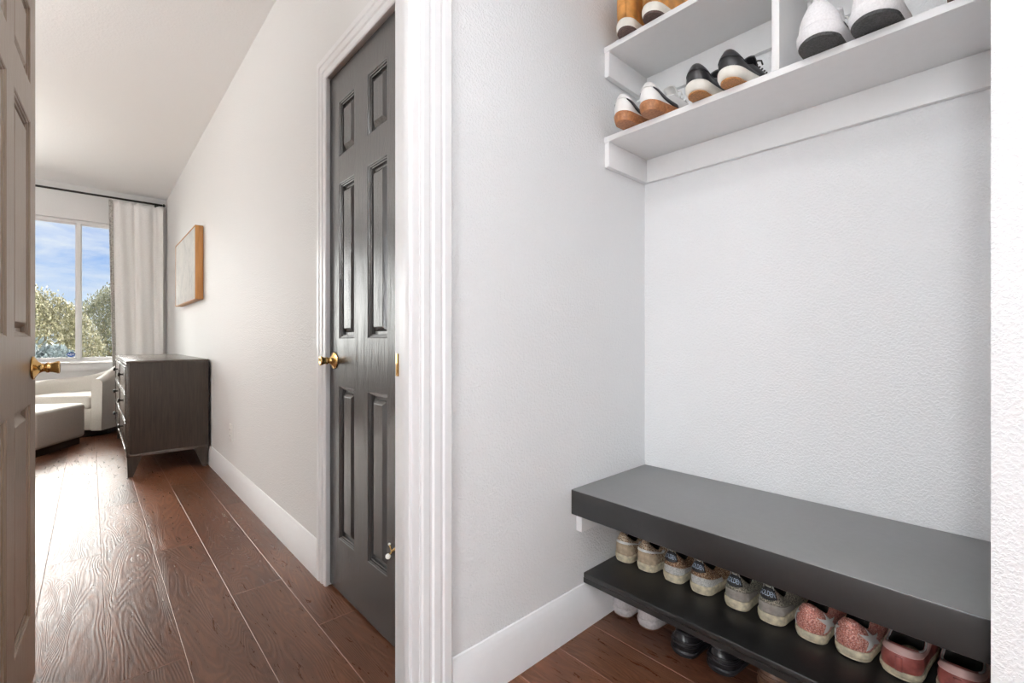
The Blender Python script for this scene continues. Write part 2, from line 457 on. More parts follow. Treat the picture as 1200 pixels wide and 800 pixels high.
# hinge-pin stop on the lower hinge
st = empty('door_stop', (0, 0, 0)); st.parent = d2; st.location = (W2 + .004, -.006, .345)
st['label'] = 'brass hinge pin door stop with white bumpers'
bm = bmesh.new(); lathe(bm, [(.008, -.012), (.009, -.004), (.009, .004), (.006, .008)], 'Z', 14)
tube(bm, [(0, 0, 0), (-.018, -.012, -.020), (-.026, -.022, -.033)], .0035, 8)
tube(bm, [(-.020, -.014, -.024), (-.036, -.008, -.032), (-.056, -.006, -.018)], .003, 8)
o = obj('arm', bm, M['brass'], st, smooth=True)
bm = bmesh.new(); bmesh.ops.create_uvsphere(bm, u_segments=16, v_segments=10, radius=.0085)
for v in bm.verts: v.co += Vector((-.027, -.026, -.038))
obj('bumper', bm, M['rubber_white'], st, smooth=True)['label'] = 'white rubber tip'
bm = bmesh.new(); bmesh.ops.create_uvsphere(bm, u_segments=12, v_segments=8, radius=.0042)
for v in bm.verts: v.co += Vector((-.057, -.006, -.016))
obj('bumper', bm, M['rubber_white'], st, smooth=True)
bm = bmesh.new(); box(bm, (XH - .0, DY0 - .001, 0), (.79, DY0 + .003, DZ)); box(bm, (XH, DY1 - .003, 0), (.79, DY1 + .001, DZ)); box(bm, (XH, DY0, DZ - .003), (.79, DY1, DZ + .001))
struct(obj('trim_5', bm, M['trim']), 'white jamb lining the grey closet door', 'door trim')

# window ----------------------------------------------------------------
win = empty('window_1', ((WX0 + WX1) / 2, YW + .06, WZ0)); struct(win, 'white framed picture window looking out on a hedge and blue sky', 'window')
ox, oy, oz = win.location
def L(a): return (a[0] - ox, a[1] - oy, a[2] - oz)
def wb(bm, a, b, bev=.004): box(bm, L(a), L(b), bev)
bm = bmesh.new(); y0, y1 = YW + .045, YW + .105
wb(bm, (WX0, y0, WZ0), (WX1, y1, WZ0 + .035)); wb(bm, (WX0, y0, WZ1 - .035), (WX1, y1, WZ1))
wb(bm, (WX0, y0, WZ0), (WX0 + .04, y1, WZ1)); wb(bm, (WX1 - .04, y0, WZ0), (WX1, y1, WZ1))
obj('window_frame', bm, M['vinyl'], win)
for x in (-.117, -1.36):
    bm = bmesh.new(); wb(bm, (x, y0 - .01, WZ0 + .03), (x + .038, y1, WZ1 - .03)); obj('mullion', bm, M['vinyl'], win)
for xa, xb in ((WX0 + .03, -1.355), (-1.327, -.108), (-.088, WX1 - .03)):
    bm = bmesh.new(); wb(bm, (xa, YW + .078, WZ0 + .03), (xb, YW + .082, WZ1 - .03), 0); obj('pane', bm, M['glass'], win)
    bm = bmesh.new()
    for a, b in (((xa, WZ0 + .03), (xb, WZ0 + .055)), ((xa, WZ1 - .05), (xb, WZ1 - .03)), ((xa, WZ0 + .03), (xa + .018, WZ1 - .03)), ((xb - .018, WZ0 + .03), (xb, WZ1 - .03))):
        wb(bm, (a[0], YW + .066, a[1]), (b[0], YW + .090, b[1]), .003)
    obj('sash', bm, M['vinyl'], win)
bm = bmesh.new(); wb(bm, (WX0 - .03, YW - .035, WZ0 - .022), (WX1 + .03, YW + .05, WZ0 + .004), .006); wb(bm, (WX0 - .01, YW - .012, WZ0 - .10), (WX1 + .01, YW + .001, WZ0 - .022), .003)
obj('window_sill', bm, M['trim'], win, flat_angle=30)

def text_verts(s_, size, ext=0, bold=True):
    cu = bpy.data.curves.new('lettering', 'FONT'); cu.body = s_; cu.size = size; cu.align_x = 'CENTER'; cu.align_y = 'CENTER'; cu.extrude = ext
    cu.resolution_u = 3
    if bold: cu.offset = size * .02
    to = bpy.data.objects.new('lettering', cu); C.objects.link(to)
    bpy.context.view_layer.update()
    me = bpy.data.meshes.new_from_object(to.evaluated_get(bpy.context.evaluated_depsgraph_get()))
    C.objects.unlink(to); bpy.data.objects.remove(to)
    return me

# sticker on the pane
bm = bmesh.new(); lathe(bm, [(.001, 0), (.034, 0), (.034, .001), (.001, .001)], 'Y', 8)
for v in bm.verts: v.co.x *= 1.15; v.co.z *= .85
stk = obj('sticker', bm, M['blue'], win); stk.location = L((-.160, YW + .0765, .822)); stk['label'] = 'blue oval security sticker with white lettering'
me = text_verts('ADT', .030)
lt = bpy.data.objects.new('lettering', me); C.objects.link(lt); me.materials.append(M['print_white']); lt.parent = stk
lt.location = (0, -.0006, 0); lt.rotation_euler = (PI / 2, 0, 0)

# curtain rod and curtain --------------------------------------------------
rod = empty('curtain_rod', (XH - 1.9, YW - .10, 2.645), label='thin dark curtain rod above the window', cat='curtain rod')
bm = bmesh.new(); tube(bm, [(-1.6, 0, 0), (1.85, 0, 0)], .012, 12); obj('rod', bm, M['black_metal'], rod, smooth=True)
for x in (-1.4, 0.1, 1.80):
    bm = bmesh.new(); box(bm, (x - .008, 0, -.006), (x + .008, .099, .006), .002); lathe(bm, [(.02, 0), (.02, .006)], 'Y', 16, (x, .093, 0)); obj('bracket', bm, M['black_metal'], rod)
bm = bmesh.new(); lathe(bm, [(.004, 0), (.018, .008), (.018, .02), (.004, .03)], 'X', 16, (1.85, 0, 0)); obj('finial', bm, M['black_metal'], rod, smooth=True)

cur = empty('curtain', (.43, YW - .10, .02), label='ivory floor length curtain hanging between window and corner', cat='curtain')
def curtain_pt(u, z, edge=False):
    # u 0..1 left to right; z 0..2.6 local
    h = z / 2.6
    w0 = -.27 + .045 * max(0, 1 - h) ** 1.3; w1 = .235
    x = w0 + (w1 - w0) * u
    amp = .014 + .020 * (1 - h * .6)
    ph = u * 2 * PI * 2.7
    y = -.005 + amp * math.sin(ph + .8 * math.sin(2.3 * u + 1.5 * h)) + .008 * math.sin(ph * 2.3 + h * 3)
    if h > .96: y *= 1 - (h - .96) * 12
    x += .012 * math.cos(ph)
    zz = z - .02 * (math.sin(u * 2 * PI * 2.7) ** 2) * (h > .97)
    return Vector((x, y, zz))
def cloth(name, u0, u1, nu, nz, mat, parent, th=.004, yoff=0):
    bm = bmesh.new(); g = [[bm.verts.new(curtain_pt(u0 + (u1 - u0) * i / nu, 2.605 * j / nz) + Vector((0, yoff, 0))) for i in range(nu + 1)] for j in range(nz + 1)]
    for j in range(nz):
        for i in range(nu): bm.faces.new((g[j][i], g[j][i + 1], g[j + 1][i + 1], g[j + 1][i]))
    o = obj(name, bm, mat, parent, smooth=True)
    s_ = o.modifiers.new('t', 'SOLIDIFY'); s_.thickness = th
    return o
cloth('panel', .055, 1, 110, 60, M['curtain'], cur)
cloth('trim_band', -.025, .06, 8, 60, M['curtain_trim'], cur, .005, -.003)['label'] = 'grey patterned border down the leading edge'

# dresser -------------------------------------------------------------------
dr = empty('dresser', (.435, 5.2, 0), label='dark grey brown wooden dresser on tapered legs against the hallway wall', cat='dresser')
DX0, DX1, DYa, DYb = .190 - .435, .686 - .435, 4.275 - 5.2, 6.10 - 5.2
bm = bmesh.new()
box(bm, (DX0 + .018, DYa, .165), (DX1, DYa + .022, .822), .002); box(bm, (DX0 + .018, DYb - .022, .165), (DX1, DYb, .822), .002)
box(bm, (DX0 + .018, DYa + .02, .165), (DX1, DYb - .02, .19)); box(bm, (DX1 - .012, DYa + .02, .165), (DX1, DYb - .02, .82))
box(bm, (DX0 + .018, -.010, .165), (DX1, .010, .82)); box(bm, (DX0 + .018, DYa + .02, .80), (DX1, DYb - .02, .821))
obj('body', bm, M['dresser'], dr, flat_angle=30)
bxo('top', (DX0 - .002, DYa - .004, .822), (DX1 + .002, DYb + .004, .838), M['dresser_front'], dr, .003)
bm = bmesh.new()
box(bm, (DX0, DYa, .145), (DX0 + .018, DYb, .185), .002); box(bm, (DX0, DYa, .800), (DX0 + .018, DYb, .822), .002); box(bm, (DX0, DYa, .18), (DX0 + .018, DYa + .022, .81), .002); box(bm, (DX0, DYb - .022, .18), (DX0 + .018, DYb, .81), .002)
box(bm, (DX0, DYa, .145), (DX1, DYa + .022, .166), .002)
obj('face_frame', bm, M['dresser_front'], dr, flat_angle=30)
for zi, (za, zb) in enumerate(((.190, .388), (.394, .592), (.598, .796))):
    for ya, yb in ((DYa + .026, -.004), (.004, DYb - .026)):
        bm = bmesh.new(); box(bm, (DX0 - .002, ya, za), (DX0 + .017, yb, zb), .002)
        # raised rim and crosswise inlay strips on the drawer face
        for a, b in (((ya, za), (yb, za + .012)), ((ya, zb - .012), (yb, zb)), ((ya, za), (ya + .012, zb)), ((yb - .012, za), (yb, zb))):
            box(bm, (DX0 - .007, a[0], a[1]), (DX0 - .001, b[0], b[1]), .0015)
        dw = obj('drawer', bm, M['dresser_front'], dr, flat_angle=30)
        bm = bmesh.new(); lathe(bm, [(.007, 0), (.007, .012), (.015, .018), (.018, .024), (.014, .030), (.004, .032)], 'X', 18, (DX0 - .002, (ya + yb) / 2, (za + zb) / 2 + .02), -1)
        obj('knob', bm, M['black_metal'], dw, smooth=True)
for sx, xl in ((1, DX0 + .004), (-1, DX1 - .004)):
    for sy, yl in ((1, DYa + .004), (-1, DYb - .004)):
        bm = bmesh.new(); t = [bm.verts.new((xl + sx * a, yl + sy * b, .146)) for a, b in ((0, 0), (.085, 0), (.085, .06), (0, .06))]
        bt = [bm.verts.new((xl + sx * a, yl + sy * b, 0)) for a, b in ((.004, .004), (.032, .004), (.032, .032), (.004, .032))]
        for k in range(4): bm.faces.new((t[k], t[(k + 1) % 4], bt[(k + 1) % 4], bt[k]))
        bm.faces.new(t); bm.faces.new(bt[::-1])
        obj('leg', bm, M['dresser'], dr)

# armchair --------------------------------------------------------------------
def u_shell(bm, fwd, rin, rout, hfun, z0, lead=.34, n=48):
    """U-shaped upholstered wall; open side looks along fwd. rounded top."""
    path = []
    for i in range(n + 1):
        t = i / n
        # straight arm, half circle, straight arm
        s_ = -1 + 2 * t
        if abs(s_) > .62:
            k = (abs(s_) - .62) / .38
            cx, cy = (lead * k), math.copysign(1, s_)
            path.append((cx, cy, 0 if s_ > 0 else 0, s_))
        else:
            a = s_ / .62 * PI / 2
            path.append((None, a, 0, s_))
    rings = []
    for p in path:
        s_ = p[3]
        if p[0] is None:
            a = p[1]; base = Vector((0, 0)); nrm = Vector((-math.cos(a), math.sin(a)))
        else:
            base = Vector((p[0], 0)); nrm = Vector((0, p[1]))
        H_ = hfun(s_)
        th = rout - rin; ring = []
        prof = [(rin, z0)] + [(rin, H_ - th * .5)]
        for k in range(1, 8):
            q = PI * k / 8; prof.append((rin + th / 2 - th / 2 * math.cos(q), H_ - th * .5 + th * .5 * math.sin(q)))
        prof += [(rout, H_ - th * .5), (rout - .01, z0)]
        for r, z in prof:
            xy = base + nrm * r; ring.append(bm.verts.new((xy.x, xy.y, z)))
        rings.append(ring)
    for a, b in zip(rings, rings[1:]):
        for k in range(len(a)): bm.faces.new((a[k], a[(k + 1) % len(a)], b[(k + 1) % len(a)], b[k]))
    bm.faces.new(rings[0][::-1]); bm.faces.new(rings[-1])
ac = empty('armchair', (-.10, 6.66, 0), math.radians(238), label='cream upholstered barrel armchair with curved back below the window', cat='armchair')
bm = bmesh.new()
u_shell(bm, None, .30, .40, lambda s_: .565 + .165 * math.exp(-((s_ - .45) / .42) ** 2), .075, .28)
sh = obj('backrest', bm, M['fabric'], ac, flat_angle=50)
bm = bmesh.new(); box(bm, (-.30, -.298, .075), (.27, .298, .30), .02, 3); obj('seat_base', bm, M['fabric'], ac, flat_angle=40)
bm = bmesh.new(); box(bm, (-.26, -.296, .30), (.30, .296, .43), .035, 4); obj('seat_cushion', bm, M['fabric'], ac, flat_angle=60)
bm = bmesh.new(); lathe(bm, [(.30, 0), (.31, .01), (.31, .065), (.30, .076)], 'Z', 40); obj('base', bm, M['dark_base'], ac)
# throw pillow-like soft fold on the right arm
ot = empty('ottoman', (-.455, 5.90, 0), math.radians(61), label='low cream upholstered ottoman in front of the curved armchair', cat='ottoman')
bm = bmesh.new(); box(bm, (-.315, -.31, .065), (.315, .31, .385), .03, 4); obj('cushion', bm, M['fabric'], ot, flat_angle=60)
bm = bmesh.new(); box(bm, (-.285, -.28, 0), (.285, .28, .067), .004); obj('base', bm, M['dark_base'], ot)

# wall art, outlet --------------------------------------------------------------
ar = empty('wall_art', (XH, 5.20, 1.64), label='pale abstract canvas in an orange wood frame on the hallway wall', cat='wall art')
bm = bmesh.new(); w, h2, dp = .60, .31, .062
for a, b in (((-w, -h2), (w, -h2 + .006)), ((-w, h2 - .006), (w, h2)), ((-w, -h2), (-w + .006, h2)), ((w - .006, -h2), (w, h2))):
    box(bm, (-dp, a[0], a[1]), (-.004, b[0], b[1]), .0015)
box(bm, (-.012, -w + .01, -h2 + .01), (-.002, w - .01, h2 - .01))
obj('frame', bm, M['art_wood'], ar, flat_angle=30)
bxo('canvas', (-dp + .003, -w + .010, -h2 + .010), (-.012, w - .010, h2 - .010), M['canvas'], ar, .002)
ol = empty('wall_outlet', (XH, 3.58, .36), label='white electrical outlet low on the hallway wall', cat='outlet')
bxo('cover_plate', (-.006, -.036, -.058), (0, .036, .058), M['plate'], ol, .002)
for z in (-.021, .021):
    bm = bmesh.new(); box(bm, (-.0085, -.017, z - .014), (-.005, .017, z + .014), .003); rc = obj('receptacle', bm, M['plate'], ol, flat_angle=30)
    bm = bmesh.new(); box(bm, (-.0090, -.0085, z - .004), (-.008, -.0065, z + .006)); box(bm, (-.0090, .0065, z - .004), (-.008, .0085, z + .006)); obj('slot', bm, M['slot'], rc)

# ------------------------------------------------------------------ bench
be = empty('bench', (1.42, .45, .40), label='dark charcoal built in bench seat with thick front edge in the white nook', cat='bench')
be_l = Vector((1.42, .45, .40))
def lbox(name, a, b, mat, parent, base, bev=0, seg=2):
    a = tuple(a[i] - base[i] for i in range(3)); b = tuple(b[i] - base[i] for i in range(3))
    return bxo(name, a, b, mat, parent, bev, seg)
YR = -.118
seat = lbox('seat', (1.187, YR, .4055), (1.6465, .9972, .489), [M['bench'], M['bench_sheen']], be, be_l, .0035, 3)
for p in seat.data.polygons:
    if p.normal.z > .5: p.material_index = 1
lbox('support_cleat', (1.215, .974, .343), (1.60, .9978, .405), M['shelf_white'], be, be_l, .001)['label'] = 'white support cleat on the wall'
lbox('support_cleat', (1.6275, YR, .343), (1.647, .9735, .405), M['shelf_white'], be, be_l, .001)['label'] = 'white support cleat on the wall'
lbox('bracket', (1.245, .950, .388), (1.275, .9735, .4052), M['black_metal'], be, be_l, .001)
ss = empty('shoe_shelf', (1.45, .45, .16), label='black wooden shoe shelf mounted low beneath the bench', cat='shelf')
ss_l = Vector((1.45, .45, .16))
lbox('shelf_board', (1.253, YR, .170), (1.6315, .9972, .188), M['bench_shelf'], ss, ss_l, .0035, 3)
lbox('front_lip', (1.2535, YR, .1535), (1.272, .9972, .1702), M['bench_shelf'], ss, ss_l, 0)

# upper shelf unit ---------------------------------------------------------------
us = empty('wall_shelf', (1.51, .45, 1.72), label='white two tier wall shelf with divider above the bench', cat='shelf')
ul = Vector((1.51, .45, 1.72)); XF = 1.372
for z in (1.723, 2.049): lbox('shelf_board', (XF, YR, z - .019), (1.6465, .9975, z), M['shelf_white'], us, ul, .001)
lbox('divider', (XF, .4225, 1.7232), (1.628, .4415, 2.0298), M['shelf_white'], us, ul, .001)
for z in (1.704, 2.030):
    lbox('end_cleat', (XF + .004, .979, z - .0895), (1.6465, .9976, z - .0002), M['shelf_white'], us, ul, .001)
    lbox('back_cleat', (1.6285, YR, z - .0895), (1.6470, .9785, z - .0002), M['shelf_white'], us, ul, .001)
lbox('top_board', (XF, YR, 2.36), (1.6465, .9975, 2.379), M['shelf_white'], us, ul, .001)

# ------------------------------------------------------------------ shoes
def clamp(x, a, b): return max(a, min(b, x))
class Shoe:
    def __init__(s, L=.24, W=.045, side=1, sole=.026, heel=.075, low=.052, throat=.078, cx=.28, cl=.23, cw=.024, toe=.045, rock=.004, hf=.76):
        s.__dict__.update(locals()); s.tip = 0
    def hw(s, q):
        # half width along the length, q=0 heel .. 1 toe
        f = s.hf
        pts = [(0, f), (.22, f), (.45, f + .04), (.70, 1.0), (.85, .95), (1, .86)]
        for (a, b), (c, d) in zip(pts, pts[1:]):
            if q <= c:
                k = (q - a) / (c - a); k = k * k * (3 - 2 * k)
                return s.W * (b + (d - b) * k)
        return s.W * pts[-1][1]
    def base(s, ph):
        c, si = math.cos(ph), math.sin(ph)
        x = s.L / 2 * (1 + c); q = x / s.L
        q0 = s.W * s.hf / s.L * 1.05; q1 = .24
        e = math.sqrt(max(0, 1 - (1 - min(q / q0, 1)) ** 2)) * math.sqrt(max(0, 1 - (1 - min((1 - q) / q1, 1)) ** 2))
        y = s.hw(q) * e * (1 if si >= 0 else -1)
        y += s.side * -.003 * (max(0, q - .35) / .65) ** 1.5 + s.side * .004 * math.sin(q * PI)
        return Vector((x, y, 0))
    def outline(s, ph, off=0):
        p = s.base(ph)
        if off:
            t = s.base(ph + .02) - s.base(ph - .02)
            n = Vector((t.y, -t.x, 0)); n.normalize(); p = p + n * off
        return p
    def spring(s, x):
        q = x / s.L
        return .014 * (max(0, q - .70) / .30) ** 2 + s.rock * (max(0, .12 - q) / .12) ** 2
    def collar(s, ph):
        c, si = math.cos(ph), math.sin(ph)
        x = s.L * (s.cx + s.cl * c); y = s.cw * math.copysign(abs(si) ** .8, si)
        k = (1 - c) / 2       # 0 throat .. 1 heel
        z = s.low + (s.heel - s.low) * clamp((k - .55) / .45, 0, 1) ** 1.3 + (s.throat - s.low) * clamp((.5 - k) / .5, 0, 1) ** 1.2
        return Vector((x, y, z))
    def S(s, ph, t, off=0):
        def P(ph, t):
            c = math.cos(ph)
            B = s.outline(ph, -.002); B.z = s.sole - .002 + s.spring(B.x)
            Cc = s.collar(ph); Cc.z += s.spring(Cc.x)
            wt = ((1 + c) / 2) ** 2; wh = ((1 - c) / 2) ** 2
            d = Vector((B.x - Cc.x, B.y - Cc.y, 0)); d.normalize()
            h = Cc.z - B.z
            P1 = B + Vector((0, 0, h * .45 * (1 - wt) + s.toe * .62 * wt)) + d * (.004 * (1 - wt))
            P2 = Cc + d * ((.010 + .005 * wh) * (1 - wt) + .075 * s.L / .24 * wt) + Vector((0, 0, -.020 * (1 - wt) - .010 * wt))
            u = 1 - t
            return B * u ** 3 + P1 * 3 * u * u * t + P2 * 3 * u * t * t + Cc * t ** 3
        p = P(ph, t)
        if off:
            e = .01
            a = P(ph + e, t) - P(ph - e, t); b = P(ph, min(1, t + e)) - P(ph, max(0, t - e))
            n = a.cross(b); n.normalize()
            out = Vector((p.x - s.L * .4, p.y, .03))
            if n.dot(out) < 0: n = -n
            p = p + n * off
        return p
    def upper(s, mats, parent, fn=None, name='upper', nph=56, nt=14):
        bm = bmesh.new(); rings = []
        for j in range(nt + 1): rings.append([s.S(2 * PI * i / nph, j / nt) for i in range(nph)])
        ctr = lambda p, k: Vector((s.L * s.cx + (p.x - s.L * s.cx) * k, p.y * k, p.z))
        for k, dz in ((.93, .0025), (.86, -.001), (.82, -.012)):
            rings.append([ctr(p, k) + Vector((0, 0, dz)) for p in rings[nt]])
        rings.append([Vector((ctr(p, .80).x, ctr(p, .80).y, s.sole + .006)) for p in rings[nt]])
        vr = [[bm.verts.new(p) for p in r] for r in rings]
        for j, (a, b) in enumerate(zip(vr, vr[1:])):
            for i in range(nph):
                f = bm.faces.new((a[i], a[(i + 1) % nph], b[(i + 1) % nph], b[i]))
                if j >= nt + 1: f.material_index = len(mats) - 1
                elif fn: f.material_index = fn(2 * PI * (i + .5) / nph, (j + .5) / nt)
        f = bm.faces.new(vr[-1]); f.material_index = len(mats) - 1
        f = bm.faces.new(vr[0][::-1])
        return obj(name, bm, mats, parent, smooth=True)
    def band(s, mat, parent, name, levels, nph=56, fill=True):
        """stack of rings: (z, outward offset); z may be a function of (ph, x)"""
        bm = bmesh.new(); vr = []
        for z, off in levels:
            r = []
            for i in range(nph):
                ph = 2 * PI * i / nph; p = s.outline(ph, off); p.z = (z(ph, p.x) if callable(z) else z) + s.spring(p.x); r.append(bm.verts.new(p))
            vr.append(r)
        for a, b in zip(vr, vr[1:]):
            for i in range(nph): bm.faces.new((a[i], a[(i + 1) % nph], b[(i + 1) % nph], b[i]))
        if fill: bm.faces.new(vr[0][::-1]); bm.faces.new(vr[-1])
        return obj(name, bm, mat, parent, flat_angle=50)
    def patch(s, mat, parent, name, fn, nu=16, nv=5, off=.0012):
        bm = bmesh.new(); g = [[bm.verts.new(s.S(*fn(i / nu, j / nv), off=off)) for i in range(nu + 1)] for j in range(nv + 1)]
        for j in range(nv):
            for i in range(nu): bm.faces.new((g[j][i], g[j][i + 1], g[j + 1][i + 1], g[j + 1][i]))
        o = obj(name, bm, mat, parent, smooth=True)
        m = o.modifiers.new('t', 'SOLIDIFY'); m.thickness = .0016; m.offset = 0
        return o
    def text(s, body, size, mat, parent, t0, tscale, off=.0035):
        me = text_verts(body, size, bold=False)
        bm = bmesh.new(); bm.from_mesh(me); bmesh.ops.triangulate(bm, faces=bm.faces[:])
        R = .060
        for v in bm.verts: v.co = s.S(PI + v.co.x * .62 / R, clamp(t0 + v.co.y * tscale, .05, 1), off)
        return obj('lettering', bm, mat, parent)
    def laces(s, mat, parent, n=4, ph0=.55, name='laces'):
        bm = bmesh.new()
        for k in range(n):
            t = .72 + .24 * k / max(1, n - 1)
            pts = [s.S(ph0 - 2 * ph0 * i / 8, t, .004) for i in range(9)]
            tube(bm, pts, .0028, 7)
        # bow
        b = s.S(0, .98, .006)
        for sg in (1, -1): tube(bm, [b, b + Vector((.006, sg * .014, .010)), b + Vector((.004, sg * .026, .004)), b + Vector((.004, sg * .030, -.010))], .0024, 7)
        return obj(name, bm, mat, parent, smooth=True)
    def tongue(s, mat, parent, h=.03, back=.02):
        bm = bmesh.new(); Cc = s.collar(0); rows = []
        for j in range(7):
            k = j / 6; rows.append([bm.verts.new((Cc.x + .018 - (back + .018) * k - .006 * (abs(i - 4) / 4) ** 2, (i - 4) / 4 * s.cw * (.72 + .12 * k), Cc.z - .004 + h * math.sin(k * 1.35) - .010 * (abs(i - 4) / 4) ** 2)) for i in range(9)])
        for a, b in zip(rows, rows[1:]):
            for i in range(8): bm.faces.new((a[i], a[i + 1], b[i + 1], b[i]))
        o = obj('tongue', bm, mat, parent, smooth=True); m = o.modifiers.new('t', 'SOLIDIFY'); m.thickness = .005
        return o

SM = {}
SM['lining'] = plain('dark_shoe_lining', (.03, .027, .025), .9)
SM['cream'] = plain('scuffed_cream_rubber', (.62, .55, .40), .55, var=.28, vscale=70)
SM['ivory'] = plain('ivory_midsole', (.80, .77, .70), .5, var=.08)
SM['gold_glit'] = glitter('bronze_leopard_glitter', [(.50, .38, .25), (.10, .045, .025), (.62, .50, .35), (.28, .14, .08), (.75, .65, .5)], .45, 480, .25)
SM['tan_suede'] = plain('pale_tan_suede', (.47, .37, .26), .85, var=.25, vscale=60)
SM['brown_glit'] = glitter('brown_glitter', [(.22, .10, .05), (.40, .24, .13), (.07, .03, .02), (.30, .16, .09), (.70, .55, .38)], .4, 480, .3)
SM['white_glit'] = glitter('white_glitter', [(.75, .75, .74), (.6, .6, .58), (.82, .80, .78), (.5, .5, .48)], .5, 480, .1)
SM['grey_glit'] = glitter('grey_gold_glitter', [(.20, .19, .15), (.42, .40, .33), (.10, .10, .08), (.55, .50, .40), (.30, .28, .22)], .45, 480, .3)
SM['grey_suede'] = plain('grey_taupe_suede', (.33, .30, .27), .85, var=.2, vscale=60)
SM['pink_glit'] = glitter('pink_glitter', [(.62, .22, .17), (.80, .38, .30), (.45, .15, .13), (.90, .60, .52), (.72, .30, .24)], .4, 480, .25)
SM['white_leather'] = plain('white_leather', (.80, .79, .77), .45, var=.03)
SM['black_leather'] = plain('black_leather', (.018, .017, .019), .28, var=.2)
SM['black_tab'] = plain('black_heel_tab', (.015, .015, .018), .5)
SM['tab_print'] = plain('blue_grey_print', (.42, .52, .66), .5)
SM['rose'] = plain('rose_leather', (.36, .10, .085), .38, var=.3, vscale=45)
SM['pale_pink'] = plain('pale_pink_padded_leather', (.72, .47, .43), .55, var=.08)
SM['blush'] = plain('light_grey_mesh', (.50, .47, .47), .8, var=.15, vscale=120, bscale=700)
SM['gum'] = plain('gum_rubber', (.36, .15, .06), .5, var=.3, vscale=120)
SM['gum_amber'] = plain('amber_gum_rubber', (.40, .17, .045), .5, var=.45, vscale=260)
SM['dark_brown_sole'] = plain('dark_brown_tread', (.10, .055, .045), .6, var=.5, vscale=260, bscale=200, bdist=.002)
SM['black_sole'] = plain('black_tread', (.055, .055, .055), .6, var=.5, vscale=260, bscale=200, bdist=.002)
SM['tan_boot'] = plain('honey_tan_leather', (.60, .27, .065), .55, var=.3, vscale=30)
SM['boot_side'] = plain('brown_elastic', (.16, .10, .05), .8, var=.3)
SM['white_mesh'] = plain('white_knit', (.80, .79, .80), .8, var=.06, vscale=200, bscale=500, bdist=.0008)
SM['brown_leather'] = plain('worn_brown_leather', (.15, .075, .045), .5, var=.35)
SM['sandal'] = plain('brown_straw', (.22, .14, .09), .7, var=.3)
SM['lace_white'] = plain('white_lace', (.78, .77, .74), .8)
SM['lace_dark'] = plain('dark_lace', (.05, .045, .04), .8)

def shoe_root(label, x, y, z, rz, group=None, cat='shoe', name='sneaker'):
    return empty(name, (x, y, z), rz, label, cat, group)

ZS = .1885
def cup_sole(s, mat, r, h, out=.002, name='midsole'):
    return s.band(mat, r, name, [(.004, -.003), (.006, .000), (h * .5, out), (h - .002, out), (h, out - .0015), (h, -.006)])
def out_sole(s, mat, r, off=-.002):
    return s.band(mat, r, 'outsole', [(0, off - .005), (.0008, off), (.0045, off), (.0045, off - .002)])

def sneaker_a(label, x, y, rz, side):          # leopard glitter, white band round the heel
    r = shoe_root(label, x, y, ZS, rz)
    s = Shoe(.236, .041, side, .026, .102, .064, .098, hf=.86)
    out_sole(s, SM['cream'], r); cup_sole(s, SM['cream'], r, .027)
    s.upper([SM['gold_glit'], SM['tan_suede'], SM['lining']], r, lambda ph, t: 1 if abs(ph - PI) < .95 and t < .48 else 0)
    s.patch(SM['white_leather'], r, 'heel_band', lambda u, v: (PI - 1.7 + 3.4 * u, .50 + .12 * v + .26 * abs(2 * u - 1) ** 1.6), 30, 4)
    s.laces(SM['lace_white'], r); s.tongue(SM['gold_glit'], r)
    return r
def sneaker_b(label, x, y, rz, side, main, foxing, lower, tab_text='GOLDEN'):    # black heel tab with print
    r = shoe_root(label, x, y, ZS, rz)
    s = Shoe(.236, .041, side, .027, .100, .064, .098, hf=.88)
    out_sole(s, SM['cream'], r); cup_sole(s, SM['cream'], r, .028)
    s.upper([main, foxing, SM['lining']], r, lambda ph, t: 1 if abs(ph - PI) < 1.35 and t < .36 else 0)
    hb = s.patch(SM['black_tab'], r, 'heel_tab', lambda u, v: (PI - .42 + .84 * u, .52 + .47 * v + (.12 * abs(2 * u - 1) ** 2) * (1 - v)), 14, 8, .0016)
    s.text(tab_text, .0165, SM['tab_print'], hb, .76, 17, .0032)
    s.patch(lower, r, 'heel_seam', lambda u, v: (PI - 1.35 + 2.7 * u, .35 + .05 * v), 24, 2, .001)
    bm = bmesh.new(); c = s.S(PI, 1.0)
    tube(bm, [c + Vector((.002, .014, -.004)), c + Vector((-.002, .011, .010)), c + Vector((.001, .004, .001)), c + Vector((.001, -.004, .001)), c + Vector((-.002, -.011, .010)), c + Vector((.002, -.014, -.004))], .0013, 6)
    obj('pull_loop', bm, SM['lace_white'], r, smooth=True)
    s.laces(SM['lace_white'], r); s.tongue(SM['white_leather'], r)
    return r
